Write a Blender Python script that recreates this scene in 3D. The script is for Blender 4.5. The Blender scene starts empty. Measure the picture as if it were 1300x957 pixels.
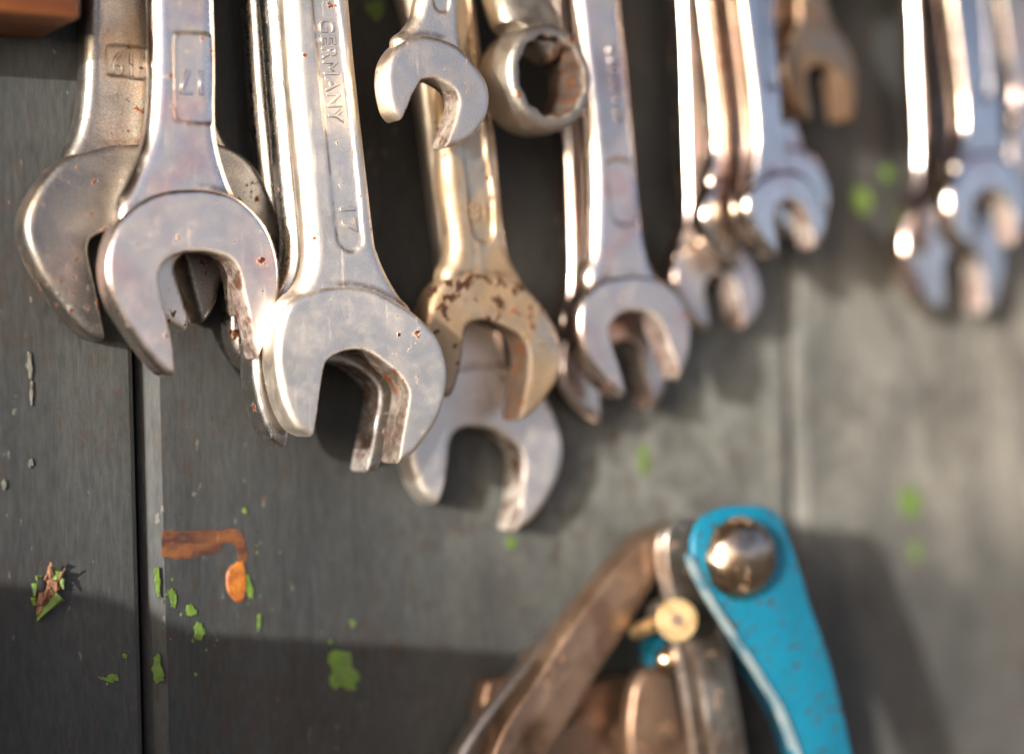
import bpy, bmesh, math, random
import numpy as np
from mathutils import Vector, Matrix

random.seed(7); np.random.seed(7)
S = bpy.context.scene
COL = S.collection
R = math.radians

# ------------------------------------------------------------------ camera
F_PX, CX, CY = 2340.0, 650.0, 478.5
D_CAM, YAW, ROLL = 0.32, R(32), R(-1.5)
fwd = Vector((math.sin(YAW), math.cos(YAW), 0))
r0 = Vector((math.cos(YAW), -math.sin(YAW), 0)); u0 = Vector((0, 0, 1))
rgt = r0 * math.cos(ROLL) + u0 * math.sin(ROLL)
upv = -r0 * math.sin(ROLL) + u0 * math.cos(ROLL)
CAM = Vector((0, -D_CAM, 0))
cam_d = bpy.data.cameras.new('camera'); cam = bpy.data.objects.new('camera', cam_d); COL.objects.link(cam)
M = Matrix((rgt, upv, -fwd)).transposed().to_4x4(); M.translation = CAM
cam.matrix_world = M
cam_d.sensor_width = 36; cam_d.lens = F_PX / 1300 * 36
cam_d.clip_start = 0.005; cam_d.clip_end = 200
cam_d.dof.use_dof = True; cam_d.dof.focus_distance = 0.331
cam_d.dof.aperture_fstop = (F_PX / 1300 * 0.036) / 0.0165
cam_d.dof.aperture_blades = 0
S.camera = cam

def P(px, py, d):
    """photo pixel -> world point on the plane y = -d (d in metres out from the wall)"""
    v = fwd + rgt * ((px - CX) / F_PX) - upv * ((py - CY) / F_PX)
    t = (-d - CAM.y) / v.y
    return CAM + v * t

# ------------------------------------------------------------------ world, light
w = bpy.data.worlds.new("World"); S.world = w; w.use_nodes = True
SUN = Vector((-1.75, -1.0, 0.34)).normalized()     # towards the sun
elev = math.asin(SUN.z); az = math.atan2(SUN.x, SUN.y)
nt = w.node_tree
sky = nt.nodes.new('ShaderNodeTexSky'); sky.sky_type = 'NISHITA'; sky.sun_disc = False
sky.sun_elevation = elev; sky.sun_rotation = az
sky.air_density = 0.22; sky.dust_density = 1.5; sky.ozone_density = 0.0
nt.links.new(sky.outputs[0], nt.nodes['Background'].inputs[0])
nt.nodes['Background'].inputs[1].default_value = 0.15
sd = bpy.data.lights.new('sun', 'SUN'); sd.energy = 3.0; sd.angle = R(0.55); sd.color = (1.0, 0.97, 0.93)
so = bpy.data.objects.new('sun', sd); COL.objects.link(so)
so.rotation_euler = SUN.to_track_quat('Z', 'Y').to_euler()
S.view_settings.view_transform = 'Standard'; S.view_settings.look = 'None'
S.view_settings.exposure = 1.68; S.view_settings.gamma = 1
S.cycles.max_bounces = 8; S.cycles.glossy_bounces = 5; S.cycles.sample_clamp_indirect = 8

# ------------------------------------------------------------------ materials
def mat(name):
    m = bpy.data.materials.new(name); m.use_nodes = True
    return m, m.node_tree, m.node_tree.nodes['Principled BSDF']
def N(nt, t, **k):
    n = nt.nodes.new(t)
    for a, b in k.items():
        if a.startswith('i_'):
            n.inputs[a[2:].replace('_', ' ')].default_value = b
        else: setattr(n, a, b)
    return n
def L(nt, a, b): nt.links.new(a, b)
def noise(nt, vec, scale, detail=4, rough=0.55, dist=0.0):
    n = N(nt, 'ShaderNodeTexNoise'); n.inputs['Scale'].default_value = scale
    n.inputs['Detail'].default_value = detail; n.inputs['Roughness'].default_value = rough
    n.inputs['Distortion'].default_value = dist
    L(nt, vec, n.inputs['Vector']); return n.outputs['Fac']
def ramp(nt, fac, a, b, ca=(0, 0, 0, 1), cb=(1, 1, 1, 1)):
    n = N(nt, 'ShaderNodeMapRange'); n.inputs[1].default_value = a; n.inputs[2].default_value = b
    n.interpolation_type = 'SMOOTHSTEP'
    L(nt, fac, n.inputs[0]); return n.outputs[0]
def math_(nt, op, a, b=None):
    n = N(nt, 'ShaderNodeMath'); n.operation = op
    for i, v in enumerate((a, b)):
        if v is None: continue
        if isinstance(v, (int, float)): n.inputs[i].default_value = v
        else: L(nt, v, n.inputs[i])
    return n.outputs[0]
def mix(nt, fac, a, b):
    n = N(nt, 'ShaderNodeMix'); n.data_type = 'RGBA'
    if isinstance(fac, (int, float)): n.inputs[0].default_value = fac
    else: L(nt, fac, n.inputs[0])
    for i, v in ((6, a), (7, b)):
        if isinstance(v, tuple): n.inputs[i].default_value = v + (1,) if len(v) == 3 else v
        else: L(nt, v, n.inputs[i])
    return n.outputs[2]
def coords(nt, scale=(1, 1, 1), loc=(0, 0, 0)):
    tc = N(nt, 'ShaderNodeTexCoord'); mp = N(nt, 'ShaderNodeMapping')
    mp.inputs['Scale'].default_value = scale; mp.inputs['Location'].default_value = loc
    L(nt, tc.outputs['Object'], mp.inputs['Vector']); return mp.outputs[0]
def bump(nt, h, dist, strength=1.0, prev=None):
    n = N(nt, 'ShaderNodeBump'); n.inputs['Strength'].default_value = strength
    n.inputs['Distance'].default_value = dist; L(nt, h, n.inputs['Height'])
    if prev is not None: L(nt, prev, n.inputs['Normal'])
    return n.outputs[0]

def metal(name, base=(0.62, 0.60, 0.57), rough=0.3, grain=0.00003, rust=0.5, slot_dirt=0.6,
          tarnish=(0.45, 0.27, 0.13), tarn=0.15, seed=0.0, spots=0.0, grain_scale=1700, flat_rough=None, blush=0.0, gcol=0.16):
    m, nt, b = mat(name)
    c = coords(nt, loc=(seed, seed * 0.7, seed * 1.3))
    col = base
    gn = noise(nt, c, 3600, 2, 0.6)
    # broad tone variation
    n1 = noise(nt, c, 70, 5, 0.6)
    dk = tuple(x * 0.87 for x in base)
    col = mix(nt, ramp(nt, n1, 0.35, 0.7), base, dk)
    gd = N(nt, 'ShaderNodeMix'); gd.data_type = 'RGBA'; gd.blend_type = 'MULTIPLY'; gd.inputs[0].default_value = gcol
    L(nt, col, gd.inputs[6]); gr = ramp(nt, gn, 0.3, 0.7); cmb = N(nt, 'ShaderNodeCombineColor'); [L(nt, gr, cmb.inputs[i]) for i in range(3)]; L(nt, cmb.outputs[0], gd.inputs[7]); col = gd.outputs[2]
    # warm tarnish in large soft patches
    n2 = noise(nt, c, 55, 6, 0.65, 0.4)
    tf = math_(nt, 'MULTIPLY', ramp(nt, n2, 0.62 - tarn * 0.6, 0.85 - tarn * 0.5), min(1.0, 0.4 + tarn))
    col = mix(nt, tf, col, tarnish)
    if blush > 0:
        nb = noise(nt, c, 90, 3, 0.5, 0.3)
        col = mix(nt, math_(nt, 'MULTIPLY', ramp(nt, nb, 0.48, 0.7), blush), col, (0.60, 0.33, 0.33))
    # little rust pits
    nr = noise(nt, c, 520, 3, 0.6)
    nm = noise(nt, c, 95, 3, 0.5)
    th = math_(nt, 'ADD', nr, math_(nt, 'MULTIPLY', nm, 0.55))
    lo = 1.03 - 0.12 * rust
    rf = ramp(nt, th, lo, lo + 0.05); spot_f = None
    if spots > 0:
        ns = noise(nt, c, 330, 3, 0.6)
        at = N(nt, 'ShaderNodeAttribute'); at.attribute_name = 'top'
        sp = ramp(nt, math_(nt, 'ADD', ns, math_(nt, 'MULTIPLY', at.outputs['Fac'], 0.13 * spots)), 0.66, 0.72)
        rf = math_(nt, 'MAXIMUM', rf, sp); spot_f = sp
    # tarnish inside the jaw opening, rust line at the head step
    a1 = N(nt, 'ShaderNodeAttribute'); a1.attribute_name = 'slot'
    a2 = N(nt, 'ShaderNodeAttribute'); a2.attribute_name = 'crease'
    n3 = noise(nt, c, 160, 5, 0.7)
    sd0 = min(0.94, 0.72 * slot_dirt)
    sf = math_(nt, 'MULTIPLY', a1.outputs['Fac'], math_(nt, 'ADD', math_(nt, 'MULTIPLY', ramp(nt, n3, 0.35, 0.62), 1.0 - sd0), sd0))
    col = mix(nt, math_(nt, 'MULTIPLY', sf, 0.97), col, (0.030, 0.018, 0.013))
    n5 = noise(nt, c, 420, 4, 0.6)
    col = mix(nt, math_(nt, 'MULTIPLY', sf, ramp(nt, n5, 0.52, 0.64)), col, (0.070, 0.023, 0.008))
    n4 = noise(nt, c, 230, 3, 0.6)
    cf = math_(nt, 'MULTIPLY', a2.outputs['Fac'], ramp(nt, n4, 0.40, 0.62))
    col = mix(nt, math_(nt, 'MULTIPLY', cf, 0.75), col, (0.13, 0.06, 0.027))
    rcol = mix(nt, ramp(nt, noise(nt, c, 900, 2), 0.4, 0.6), (0.05, 0.014, 0.006), (0.20, 0.055, 0.012))
    if spot_f is not None: rcol = mix(nt, spot_f, rcol, (0.04, 0.018, 0.010))
    col = mix(nt, rf, col, rcol)
    L(nt, col, b.inputs['Base Color'])
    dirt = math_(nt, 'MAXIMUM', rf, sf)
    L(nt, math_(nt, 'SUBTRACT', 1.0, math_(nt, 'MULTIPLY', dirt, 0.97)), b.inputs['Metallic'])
    L(nt, math_(nt, 'SUBTRACT', 0.5, math_(nt, 'MULTIPLY', dirt, 0.42)), b.inputs['Specular IOR Level'])
    rv = math_(nt, 'ADD', math_(nt, 'MULTIPLY', ramp(nt, noise(nt, c, 260, 5, 0.7), 0.3, 0.75), 0.16), rough - 0.06)
    if flat_rough is not None:
        af = N(nt, 'ShaderNodeAttribute'); af.attribute_name = 'flat'
        rv = math_(nt, 'ADD', rv, math_(nt, 'MULTIPLY', af.outputs['Fac'], flat_rough - rough))
    sc1 = noise(nt, coords(nt, (1, 1, .05), (seed, 0, 0)), 1500, 2, 0.5); mp = N(nt, 'ShaderNodeMapping'); mp.inputs['Rotation'].default_value = (0, R(62), 0); mp.inputs['Scale'].default_value = (1, 1, .05); L(nt, c, mp.inputs['Vector'])
    sc2 = noise(nt, mp.outputs[0], 1300, 2, 0.5)
    scr_ = math_(nt, 'MAXIMUM', ramp(nt, sc1, 0.66, 0.71), ramp(nt, sc2, 0.67, 0.72))
    rv = math_(nt, 'ADD', rv, math_(nt, 'MULTIPLY', scr_, 0.14))
    rr = math_(nt, 'ADD', rv, math_(nt, 'MULTIPLY', math_(nt, 'MAXIMUM', dirt, tf), 0.3))
    L(nt, rr, b.inputs['Roughness'])
    g = noise(nt, c, grain_scale, 2, 0.5)
    nrm = bump(nt, g, grain, 0.8)
    nrm = bump(nt, gn, grain * 0.5, 1.0, nrm)
    nrm = bump(nt, scr_, 0.00003, -0.6, nrm)
    nrm = bump(nt, rf, 0.00012, 0.6, nrm)
    L(nt, nrm, b.inputs['Normal'])
    return m

def paintwork():
    m, nt, b = mat('grey_paint')
    c = coords(nt, loc=(0.25, 0, -1.2)); cs = coords(nt, (1, 1, 0.12)); cw = coords(nt, (1, 1, 0.35))
    col = mix(nt, ramp(nt, noise(nt, cs, 60, 6, 0.6), 0.3, 0.7), (0.0255, 0.0275, 0.0275), (0.040, 0.0415, 0.0395))
    col = mix(nt, math_(nt, 'MULTIPLY', ramp(nt, noise(nt, cs, 420, 4, 0.6), 0.42, 0.7), 0.35), col, (0.046, 0.046, 0.043))
    # brownish handling stain in broad clouds
    col = mix(nt, math_(nt, 'MULTIPLY', ramp(nt, noise(nt, c, 22, 5, 0.6, 0.5), 0.45, 0.72), 0.55), col, (0.028, 0.024, 0.020))
    # beige wear, with the brighter light on middle/right boards painted into the colour
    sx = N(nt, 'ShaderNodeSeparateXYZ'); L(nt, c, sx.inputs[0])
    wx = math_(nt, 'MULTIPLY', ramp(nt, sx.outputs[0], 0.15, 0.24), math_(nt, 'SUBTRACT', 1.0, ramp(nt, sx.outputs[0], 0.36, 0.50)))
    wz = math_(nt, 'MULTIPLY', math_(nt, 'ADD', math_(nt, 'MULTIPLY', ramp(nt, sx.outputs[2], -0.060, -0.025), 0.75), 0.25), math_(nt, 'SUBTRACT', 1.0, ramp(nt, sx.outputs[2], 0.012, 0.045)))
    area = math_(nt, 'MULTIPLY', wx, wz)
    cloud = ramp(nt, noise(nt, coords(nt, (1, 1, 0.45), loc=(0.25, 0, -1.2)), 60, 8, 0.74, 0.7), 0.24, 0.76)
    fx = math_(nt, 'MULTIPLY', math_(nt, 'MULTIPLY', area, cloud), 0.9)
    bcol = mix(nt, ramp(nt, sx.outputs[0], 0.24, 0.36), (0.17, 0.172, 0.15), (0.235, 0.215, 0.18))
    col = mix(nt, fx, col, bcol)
    # fine mottling of the old coat
    fm = ramp(nt, noise(nt, coords(nt, (1, 1, 0.22), (0.25, 0, -1.2)), 1100, 4, 0.7), 0.30, 0.70)
    mm = N(nt, 'ShaderNodeMix'); mm.data_type = 'RGBA'; mm.blend_type = 'OVERLAY'; mm.inputs[0].default_value = 0.20
    L(nt, col, mm.inputs[6]); cb = N(nt, 'ShaderNodeCombineColor'); [L(nt, fm, cb.inputs[i]) for i in range(3)]; L(nt, cb.outputs[0], mm.inputs[7]); col = mm.outputs[2]
    br = ramp(nt, math_(nt, 'ADD', noise(nt, coords(nt, (1, 1, .8), (4.1, 2.2, .7)), 260, 5, 0.7), math_(nt, 'MULTIPLY', noise(nt, c, 25, 3), 0.35)), 0.70, 0.80)
    col = mix(nt, math_(nt, 'MULTIPLY', br, 0.4), col, (0.036, 0.023, 0.015))
    og = ramp(nt, math_(nt, 'ADD', noise(nt, coords(nt, (1, 1, .7), (7.7, 1.2, 3.7)), 420, 3, 0.6), math_(nt, 'MULTIPLY', noise(nt, c, 38, 2), 0.3)), 0.875, 0.90)
    col = mix(nt, math_(nt, 'MULTIPLY', og, 0.8), col, (0.11, 0.034, 0.012))
    # specks: rust, pale nicks
    v = noise(nt, cw, 480, 3, 0.55); vm = noise(nt, c, 60, 2)
    sp = ramp(nt, math_(nt, 'ADD', v, math_(nt, 'MULTIPLY', vm, 0.3)), 0.845, 0.885)
    col = mix(nt, math_(nt, 'MULTIPLY', sp, 0.8), col, (0.035, 0.014, 0.008))
    cn = coords(nt, (1, 1, 0.45), (3.1, 1.7, 5.2))
    nk = ramp(nt, math_(nt, 'ADD', noise(nt, cn, 560, 3, 0.55), math_(nt, 'MULTIPLY', noise(nt, cn, 45, 2), 0.3)), 0.845, 0.88)
    col = mix(nt, math_(nt, 'MULTIPLY', nk, 0.75), col, (0.11, 0.10, 0.08))
    L(nt, col, b.inputs['Base Color'])
    L(nt, math_(nt, 'ADD', math_(nt, 'MULTIPLY', ramp(nt, noise(nt, cw, 150, 5, 0.7), 0.3, 0.7), 0.22), 0.48), b.inputs['Roughness'])
    b.inputs['Specular IOR Level'].default_value = 0.18
    h1 = noise(nt, cs, 300, 5, 0.65)
    n = bump(nt, h1, 0.00026, 0.7)
    # long cracks running with the grain
    cc = coords(nt, (1, 1, 0.16), (0.3, 0, 0.9))
    ck = N(nt, 'ShaderNodeTexNoise'); ck.inputs['Scale'].default_value = 85; ck.inputs['Detail'].default_value = 3
    ck.inputs['Distortion'].default_value = 0.6
    L(nt, cc, ck.inputs['Vector'])
    line = math_(nt, 'ABSOLUTE', math_(nt, 'SUBTRACT', ck.outputs['Fac'], 0.5))
    crack = math_(nt, 'MULTIPLY', math_(nt, 'SUBTRACT', 1.0, ramp(nt, line, 0.0, 0.014)), ramp(nt, noise(nt, cc, 30, 2), 0.50, 0.60))
    n = bump(nt, crack, 0.0004, -0.5, n)
    n = bump(nt, noise(nt, cw, 1100, 4, 0.65), 0.00005, 0.7, n)
    n = bump(nt, nk, 0.00015, -0.5, n)
    L(nt, n, b.inputs['Normal'])
    return m

def simple(name, c1, c2, scale, rough=0.6, bmp=0.0001, metallic=0.0, stretch=(1, 1, 1), lo=0.4, hi=0.65, c3=None, s3=400, t3=(0.62, 0.68), spec=0.5):
    m, nt, b = mat(name)
    c = coords(nt, stretch)
    col = mix(nt, ramp(nt, noise(nt, c, scale, 5, 0.6, 0.3), lo, hi), c1, c2)
    if c3 is not None:
        f = ramp(nt, noise(nt, coords(nt, loc=(1.2, 0.4, 2.2)), s3, 4, 0.6), *t3)
        col = mix(nt, f, col, c3)
        L(nt, math_(nt, 'MULTIPLY', math_(nt, 'SUBTRACT', 1.0, f), metallic), b.inputs['Metallic'])
    else: b.inputs['Metallic'].default_value = metallic
    L(nt, col, b.inputs['Base Color'])
    L(nt, math_(nt, 'ADD', math_(nt, 'MULTIPLY', noise(nt, c, scale * 3, 4, 0.6), 0.3), rough - 0.15), b.inputs['Roughness'])
    b.inputs['Specular IOR Level'].default_value = spec
    L(nt, bump(nt, noise(nt, c, scale * 4, 4, 0.6), bmp, 0.7), b.inputs['Normal'])
    return m

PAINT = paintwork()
DARKGAP = simple('mossy_gap', (0.012, 0.015, 0.006), (0.05, 0.075, 0.01), 60, 0.9, stretch=(1, 1, .3))
GREEN = simple('green_paint', (0.085, 0.150, 0.012), (0.055, 0.098, 0.010), 300, 0.6, 0.00015, c3=(0.07, 0.07, 0.04), s3=700, t3=(0.56, 0.66))
ORANGE = simple('orange_stain', (0.13, 0.046, 0.012), (0.045, 0.015, 0.007), 150, 0.5, 0.0003, stretch=(0.7, 1, 1.8), lo=0.40, hi=0.62, c3=(0.055, 0.03, 0.02), s3=420, t3=(0.58, 0.68))
DRIP = simple('orange_drip', (0.33, 0.11, 0.008), (0.20, 0.05, 0.007), 260, 0.55, 0.0003, c3=(0.16, 0.045, 0.012), s3=500, t3=(0.58, 0.68))
TORN = simple('torn_wood', (0.22, 0.105, 0.055), (0.07, 0.026, 0.012), 420, 0.85, 0.0006, stretch=(2, 2, .5))
BLACK = simple('black_hole', (0.006, 0.005, 0.004), (0.012, 0.010, 0.008), 100, 0.95)
BLOCK = simple('stained_wood', (0.15, 0.045, 0.007), (0.07, 0.018, 0.004), 90, 0.42, 0.0003, stretch=(.12, 1, 1.5))
CONCRETE = simple('yard_concrete', (0.13, 0.115, 0.095), (0.09, 0.08, 0.065), 3, 0.9, 0.002)
PLANKWOOD = simple('raw_plank', (0.32, 0.22, 0.13), (0.22, 0.14, 0.08), 30, 0.7, 0.0005, stretch=(1, 1, .1))
BLUE = simple('blue_paint', (0.0, 0.105, 0.17), (0.0, 0.09, 0.145), 60, 0.42, 0.0002, c3=(0.030, 0.028, 0.022), s3=520, t3=(0.585, 0.635))
BRASS = simple('brass', (0.50, 0.37, 0.19), (0.34, 0.22, 0.10), 300, 0.5, 0.0001, metallic=1.0)
DOME = simple('worn_dome_steel', (0.55, 0.42, 0.30), (0.33, 0.20, 0.11), 75, 0.24, 0.0001, metallic=1.0, c3=(0.12, 0.05, 0.02), s3=140, t3=(0.6, 0.7))
BRONZE = simple('brown_steel', (0.27, 0.175, 0.115), (0.16, 0.095, 0.06), 90, 0.42, 0.0002, metallic=0.85, c3=(0.10, 0.045, 0.02), s3=160, t3=(0.58, 0.70))
DSTEEL = simple('dull_steel', (0.46, 0.41, 0.36), (0.28, 0.21, 0.16), 110, 0.35, 0.0001, metallic=0.95, c3=(0.10, 0.05, 0.025), s3=220, t3=(0.60, 0.70))
NAILM = simple('nail_steel', (0.3, 0.27, 0.24), (0.16, 0.1, 0.07), 200, 0.5, 0.0001, metallic=0.9)

# ------------------------------------------------------------------ helpers
def link(name, me, material, parent=None, smooth=True):
    me.materials.clear(); me.materials.append(material)
    if smooth: me.shade_smooth()
    o = bpy.data.objects.new(name, me); COL.objects.link(o)
    if parent is not None: o.parent = parent
    return o
def tag(o, label=None, cat=None, group=None, kind=None):
    if label: o['label'] = label
    if cat: o['category'] = cat
    if group: o['group'] = group
    if kind: o['kind'] = kind
    return o
def empty(name, loc):
    o = bpy.data.objects.new(name, None); COL.objects.link(o); o.location = loc
    o.empty_display_size = 0.01
    return o
def bm_obj(name, bm, material, parent=None, smooth=False, auto=None):
    me = bpy.data.meshes.new(name); bm.to_mesh(me); bm.free()
    o = link(name, me, material, parent, smooth)
    if auto is not None:
        me.shade_smooth(); me.set_sharp_from_angle(angle=R(auto))
    return o

def smooth_path(pts, closed=True, n=6):
    """Catmull-Rom through the points; a point given as (x, y, 1) is a corner"""
    out = []; m = len(pts)
    rng = range(m if closed else m - 1)
    g = lambda i: pts[i % m] if closed else pts[max(0, min(m - 1, i))]
    for i in rng:
        p0, p1, p2, p3 = g(i - 1), g(i), g(i + 1), g(i + 2)
        if len(p1) > 2: p0 = p1
        if len(p2) > 2: p3 = p2
        for k in range(n):
            t = k / n
            out.append(tuple(0.5 * ((2 * p1[a]) + (-p0[a] + p2[a]) * t + (2 * p0[a] - 5 * p1[a] + 4 * p2[a] - p3[a]) * t * t
                                    + (-p0[a] + 3 * p1[a] - 3 * p2[a] + p3[a]) * t ** 3) for a in (0, 1)))
    if not closed: out.append(tuple(pts[-1][:2]))
    return out

def sdf_poly(pts, U, V):
    """signed distance to a closed polygon, negative inside"""
    d = np.full(U.shape, 1e9, dtype=np.float32); s = np.ones(U.shape, dtype=np.float32)
    n = len(pts); j = n - 1
    for i in range(n):
        ax, ay = pts[i]; bx, by = pts[j]
        ex, ey = bx - ax, by - ay
        L2 = ex * ex + ey * ey
        if L2 < 1e-9: j = i; continue
        wx, wy = U - ax, V - ay
        t = np.clip((wx * ex + wy * ey) / L2, 0, 1)
        dx, dy = wx - ex * t, wy - ey * t
        d = np.minimum(d, dx * dx + dy * dy)
        c1 = V >= ay; c2 = V < by; c3 = ex * wy > ey * wx
        flip = (c1 & c2 & c3) | (~c1 & ~c2 & ~c3)
        s = np.where(flip, -s, s); j = i
    return s * np.sqrt(d)

def surface_nets(F, o, h):
    nx, ny, nz = F.shape
    sgn = F < 0
    c = [(i, j, k) for i in (0, 1) for j in (0, 1) for k in (0, 1)]
    cnt = np.zeros((nx - 1, ny - 1, nz - 1), dtype=np.int8)
    for i, j, k in c: cnt += sgn[i:nx - 1 + i, j:ny - 1 + j, k:nz - 1 + k]
    act = (cnt > 0) & (cnt < 8)
    idx = np.argwhere(act)
    vid = np.full(act.shape, -1, dtype=np.int64); vid[act] = np.arange(len(idx))
    vals = {cc: F[idx[:, 0] + cc[0], idx[:, 1] + cc[1], idx[:, 2] + cc[2]] for cc in c}
    acc = np.zeros((len(idx), 3)); num = np.zeros(len(idx))
    for a in c:
        for ax in range(3):
            if a[ax]: continue
            b = tuple(1 if q == ax else a[q] for q in range(3))
            fa, fb = vals[a], vals[b]
            m = (fa < 0) != (fb < 0)
            t = np.where(m, fa / np.where(m, fa - fb, 1), 0)
            for q in range(3): acc[:, q] += np.where(m, a[q] + (t if q == ax else 0), 0)
            num += m
    verts = (idx + acc / num[:, None]) * np.array(h) + np.array(o)
    quads = []
    for ax in range(3):
        a1, a2 = (ax + 1) % 3, (ax + 2) % 3
        sl0 = [slice(None)] * 3; sl1 = [slice(None)] * 3
        sl0[ax] = slice(0, -1); sl1[ax] = slice(1, None)
        ch = sgn[tuple(sl0)] != sgn[tuple(sl1)]
        e = np.argwhere(ch)
        ok = (e[:, a1] > 0) & (e[:, a2] > 0) & (e[:, a1] < F.shape[a1] - 1) & (e[:, a2] < F.shape[a2] - 1)
        e = e[ok]
        ins = sgn[e[:, 0], e[:, 1], e[:, 2]]
        q = []
        for da, db in ((1, 1), (0, 1), (0, 0), (1, 0)):
            f = e.copy(); f[:, a1] -= da; f[:, a2] -= db
            q.append(vid[f[:, 0], f[:, 1], f[:, 2]])
        q = np.stack(q, 1)
        q = np.where(ins[:, None], q, q[:, ::-1])
        quads.append(q)
    return verts, np.concatenate(quads)

def np_mesh(name, verts, quads):
    me = bpy.data.meshes.new(name)
    me.vertices.add(len(verts)); me.vertices.foreach_set('co', verts.astype(np.float32).ravel())
    me.loops.add(quads.size); me.loops.foreach_set('vertex_index', quads.astype(np.int32).ravel())
    me.polygons.add(len(quads))
    me.polygons.foreach_set('loop_start', np.arange(0, quads.size, 4, dtype=np.int32))
    me.update(calc_edges=True); me.validate()
    return me

def grid_sample(G, u, v, o, h):
    x = (u - o[0]) / h[0]; y = (v - o[1]) / h[1]
    i = np.clip(x.astype(int), 0, G.shape[0] - 2); j = np.clip(y.astype(int), 0, G.shape[1] - 2)
    fx, fy = x - i, y - j
    return (G[i, j] * (1 - fx) * (1 - fy) + G[i + 1, j] * fx * (1 - fy) + G[i, j + 1] * (1 - fx) * fy + G[i + 1, j + 1] * fx * fy)

def round_ext(d2, wabs, hh, r):
    qx = d2[:, :, None] + r; qy = wabs[None, None, :] - hh + r
    return np.minimum(np.maximum(qx, qy), 0) + np.sqrt(np.maximum(qx, 0) ** 2 + np.maximum(qy, 0) ** 2) - r
def smax(a, b, k):
    hlp = np.maximum(k - np.abs(a - b), 0) / k
    return np.maximum(a, b) + hlp * hlp * k * 0.25

def build_body(name, outer, slot, w0, w1, r, h, hw, material, parent, panel=None, pdepth=0.5, head=None, ring=None, slot_r=0.35):
    """outer, slot, panel: mm polygons; the slab spans w0..w1 (out of the wall positive)"""
    us = [p[0] for p in outer]; vs = [p[1] for p in outer]
    pad = 1.5
    gu = np.arange(min(us) - pad, max(us) + pad, h); gv = np.arange(min(vs) - pad, max(vs) + pad, h)
    gw = np.arange(w0 - 3 * hw, w1 + 3.5 * hw, hw)
    U, V = np.meshgrid(gu, gv, indexing='ij')
    d2 = sdf_poly(outer, U, V)
    if ring is not None:
        (rc, ro, ri) = ring
        d2 = np.minimum(d2, np.hypot(U - rc[0], V - rc[1]) - ro)
    wc, hh = (w0 + w1) / 2, (w1 - w0) / 2
    Fv = round_ext(d2, np.abs(gw - wc), hh, min(r, hh * 0.98))
    if ring is not None:
        Fv = smax(Fv, np.broadcast_to((ri - np.hypot(U - rc[0], V - rc[1]))[:, :, None], Fv.shape), 0.8)
    ds = None
    if slot is not None:
        ds = sdf_poly(slot, U, V)
        Fv = smax(Fv, np.broadcast_to(-ds[:, :, None], Fv.shape), slot_r * 2.2)
    if panel is not None:
        dp = sdf_poly(panel, U, V)
        rec = smax(np.broadcast_to(dp[:, :, None], Fv.shape), np.broadcast_to((w1 - pdepth - gw)[None, None, :], Fv.shape), 0.25)
        Fv = smax(Fv, -rec, 0.3)
    verts, quads = surface_nets(Fv.astype(np.float32), (gu[0], gv[0], gw[0]), (h, h, hw))
    u, v, ww = verts[:, 0], verts[:, 1], verts[:, 2]
    out = np.stack([u, -ww, v], 1) / 1000
    me = np_mesh(name, out, quads)
    def attr(nm, val):
        a = me.attributes.new(nm, 'FLOAT', 'POINT'); a.data.foreach_set('value', val.astype(np.float32))
    o_ = (gu[0], gv[0]); h_ = (h, h)
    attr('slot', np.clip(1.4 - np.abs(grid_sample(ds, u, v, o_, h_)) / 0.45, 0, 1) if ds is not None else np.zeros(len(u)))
    e = grid_sample(d2, u, v, o_, h_)
    attr('flat', np.clip((-e - r * 0.6) / (r * 0.6), 0, 1))
    if head is not None:
        dh = sdf_poly(head, U, V)
        q = grid_sample(dh, u, v, o_, h_)
        cr = np.clip(1 - np.abs(q - 0.2) / 0.9, 0, 1) * (ww > wc)
        if panel is not None:
            cr = np.maximum(cr, np.clip(1 - np.abs(grid_sample(dp, u, v, o_, h_) + 0.15) / 0.35, 0, 1) * (ww > wc))
        attr('crease', cr)
    else: attr('crease', np.zeros(len(u)))
    vv = (v - v.min()) / max(1e-3, (v.max() - v.min()))
    attr('top', np.clip((vv - 0.35) / 0.5, 0, 1))
    return link(name, me, material, parent)

def text_part(name, s, parent, u, v, w, size, rot, material, ext=0.22, sx=1.0, off=0.0, grime=True):
    cu = bpy.data.curves.new('t', 'FONT'); cu.body = s; cu.align_x = 'CENTER'; cu.align_y = 'CENTER'
    cu.size = size / 1000; cu.extrude = ext / 1000; cu.bevel_depth = 0.06 / 1000; cu.resolution_u = 4; cu.offset = off / 1000 * 1.0
    cu.space_character = 1.08
    t = bpy.data.objects.new('t', cu); COL.objects.link(t)
    bpy.context.view_layer.update()
    dg = bpy.context.evaluated_depsgraph_get()
    me = bpy.data.meshes.new_from_object(t.evaluated_get(dg)); me.name = name
    bpy.data.objects.remove(t)
    a = R(rot)
    T = Matrix(((1, 0, 0, 0), (0, 0, -1, 0), (0, 1, 0, 0), (0, 0, 0, 1))) @ Matrix.Rotation(a, 4, 'Z') @ Matrix.Scale(sx, 4, (1, 0, 0))
    me.transform(T)
    me.transform(Matrix.Translation((u / 1000, -w / 1000, v / 1000)))
    if grime:
        text_part('grime_film', s, parent, u + 0.15, v - 0.09, w, size, rot, GRIME, ext=0.03, sx=sx, grime=False)
        text_part('grime_film', s, parent, u - 0.12, v + 0.03, w - 0.02, size, rot, GRIME, ext=0.03, sx=sx, grime=False)
    return link(name, me, material, parent, smooth=False)

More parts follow.
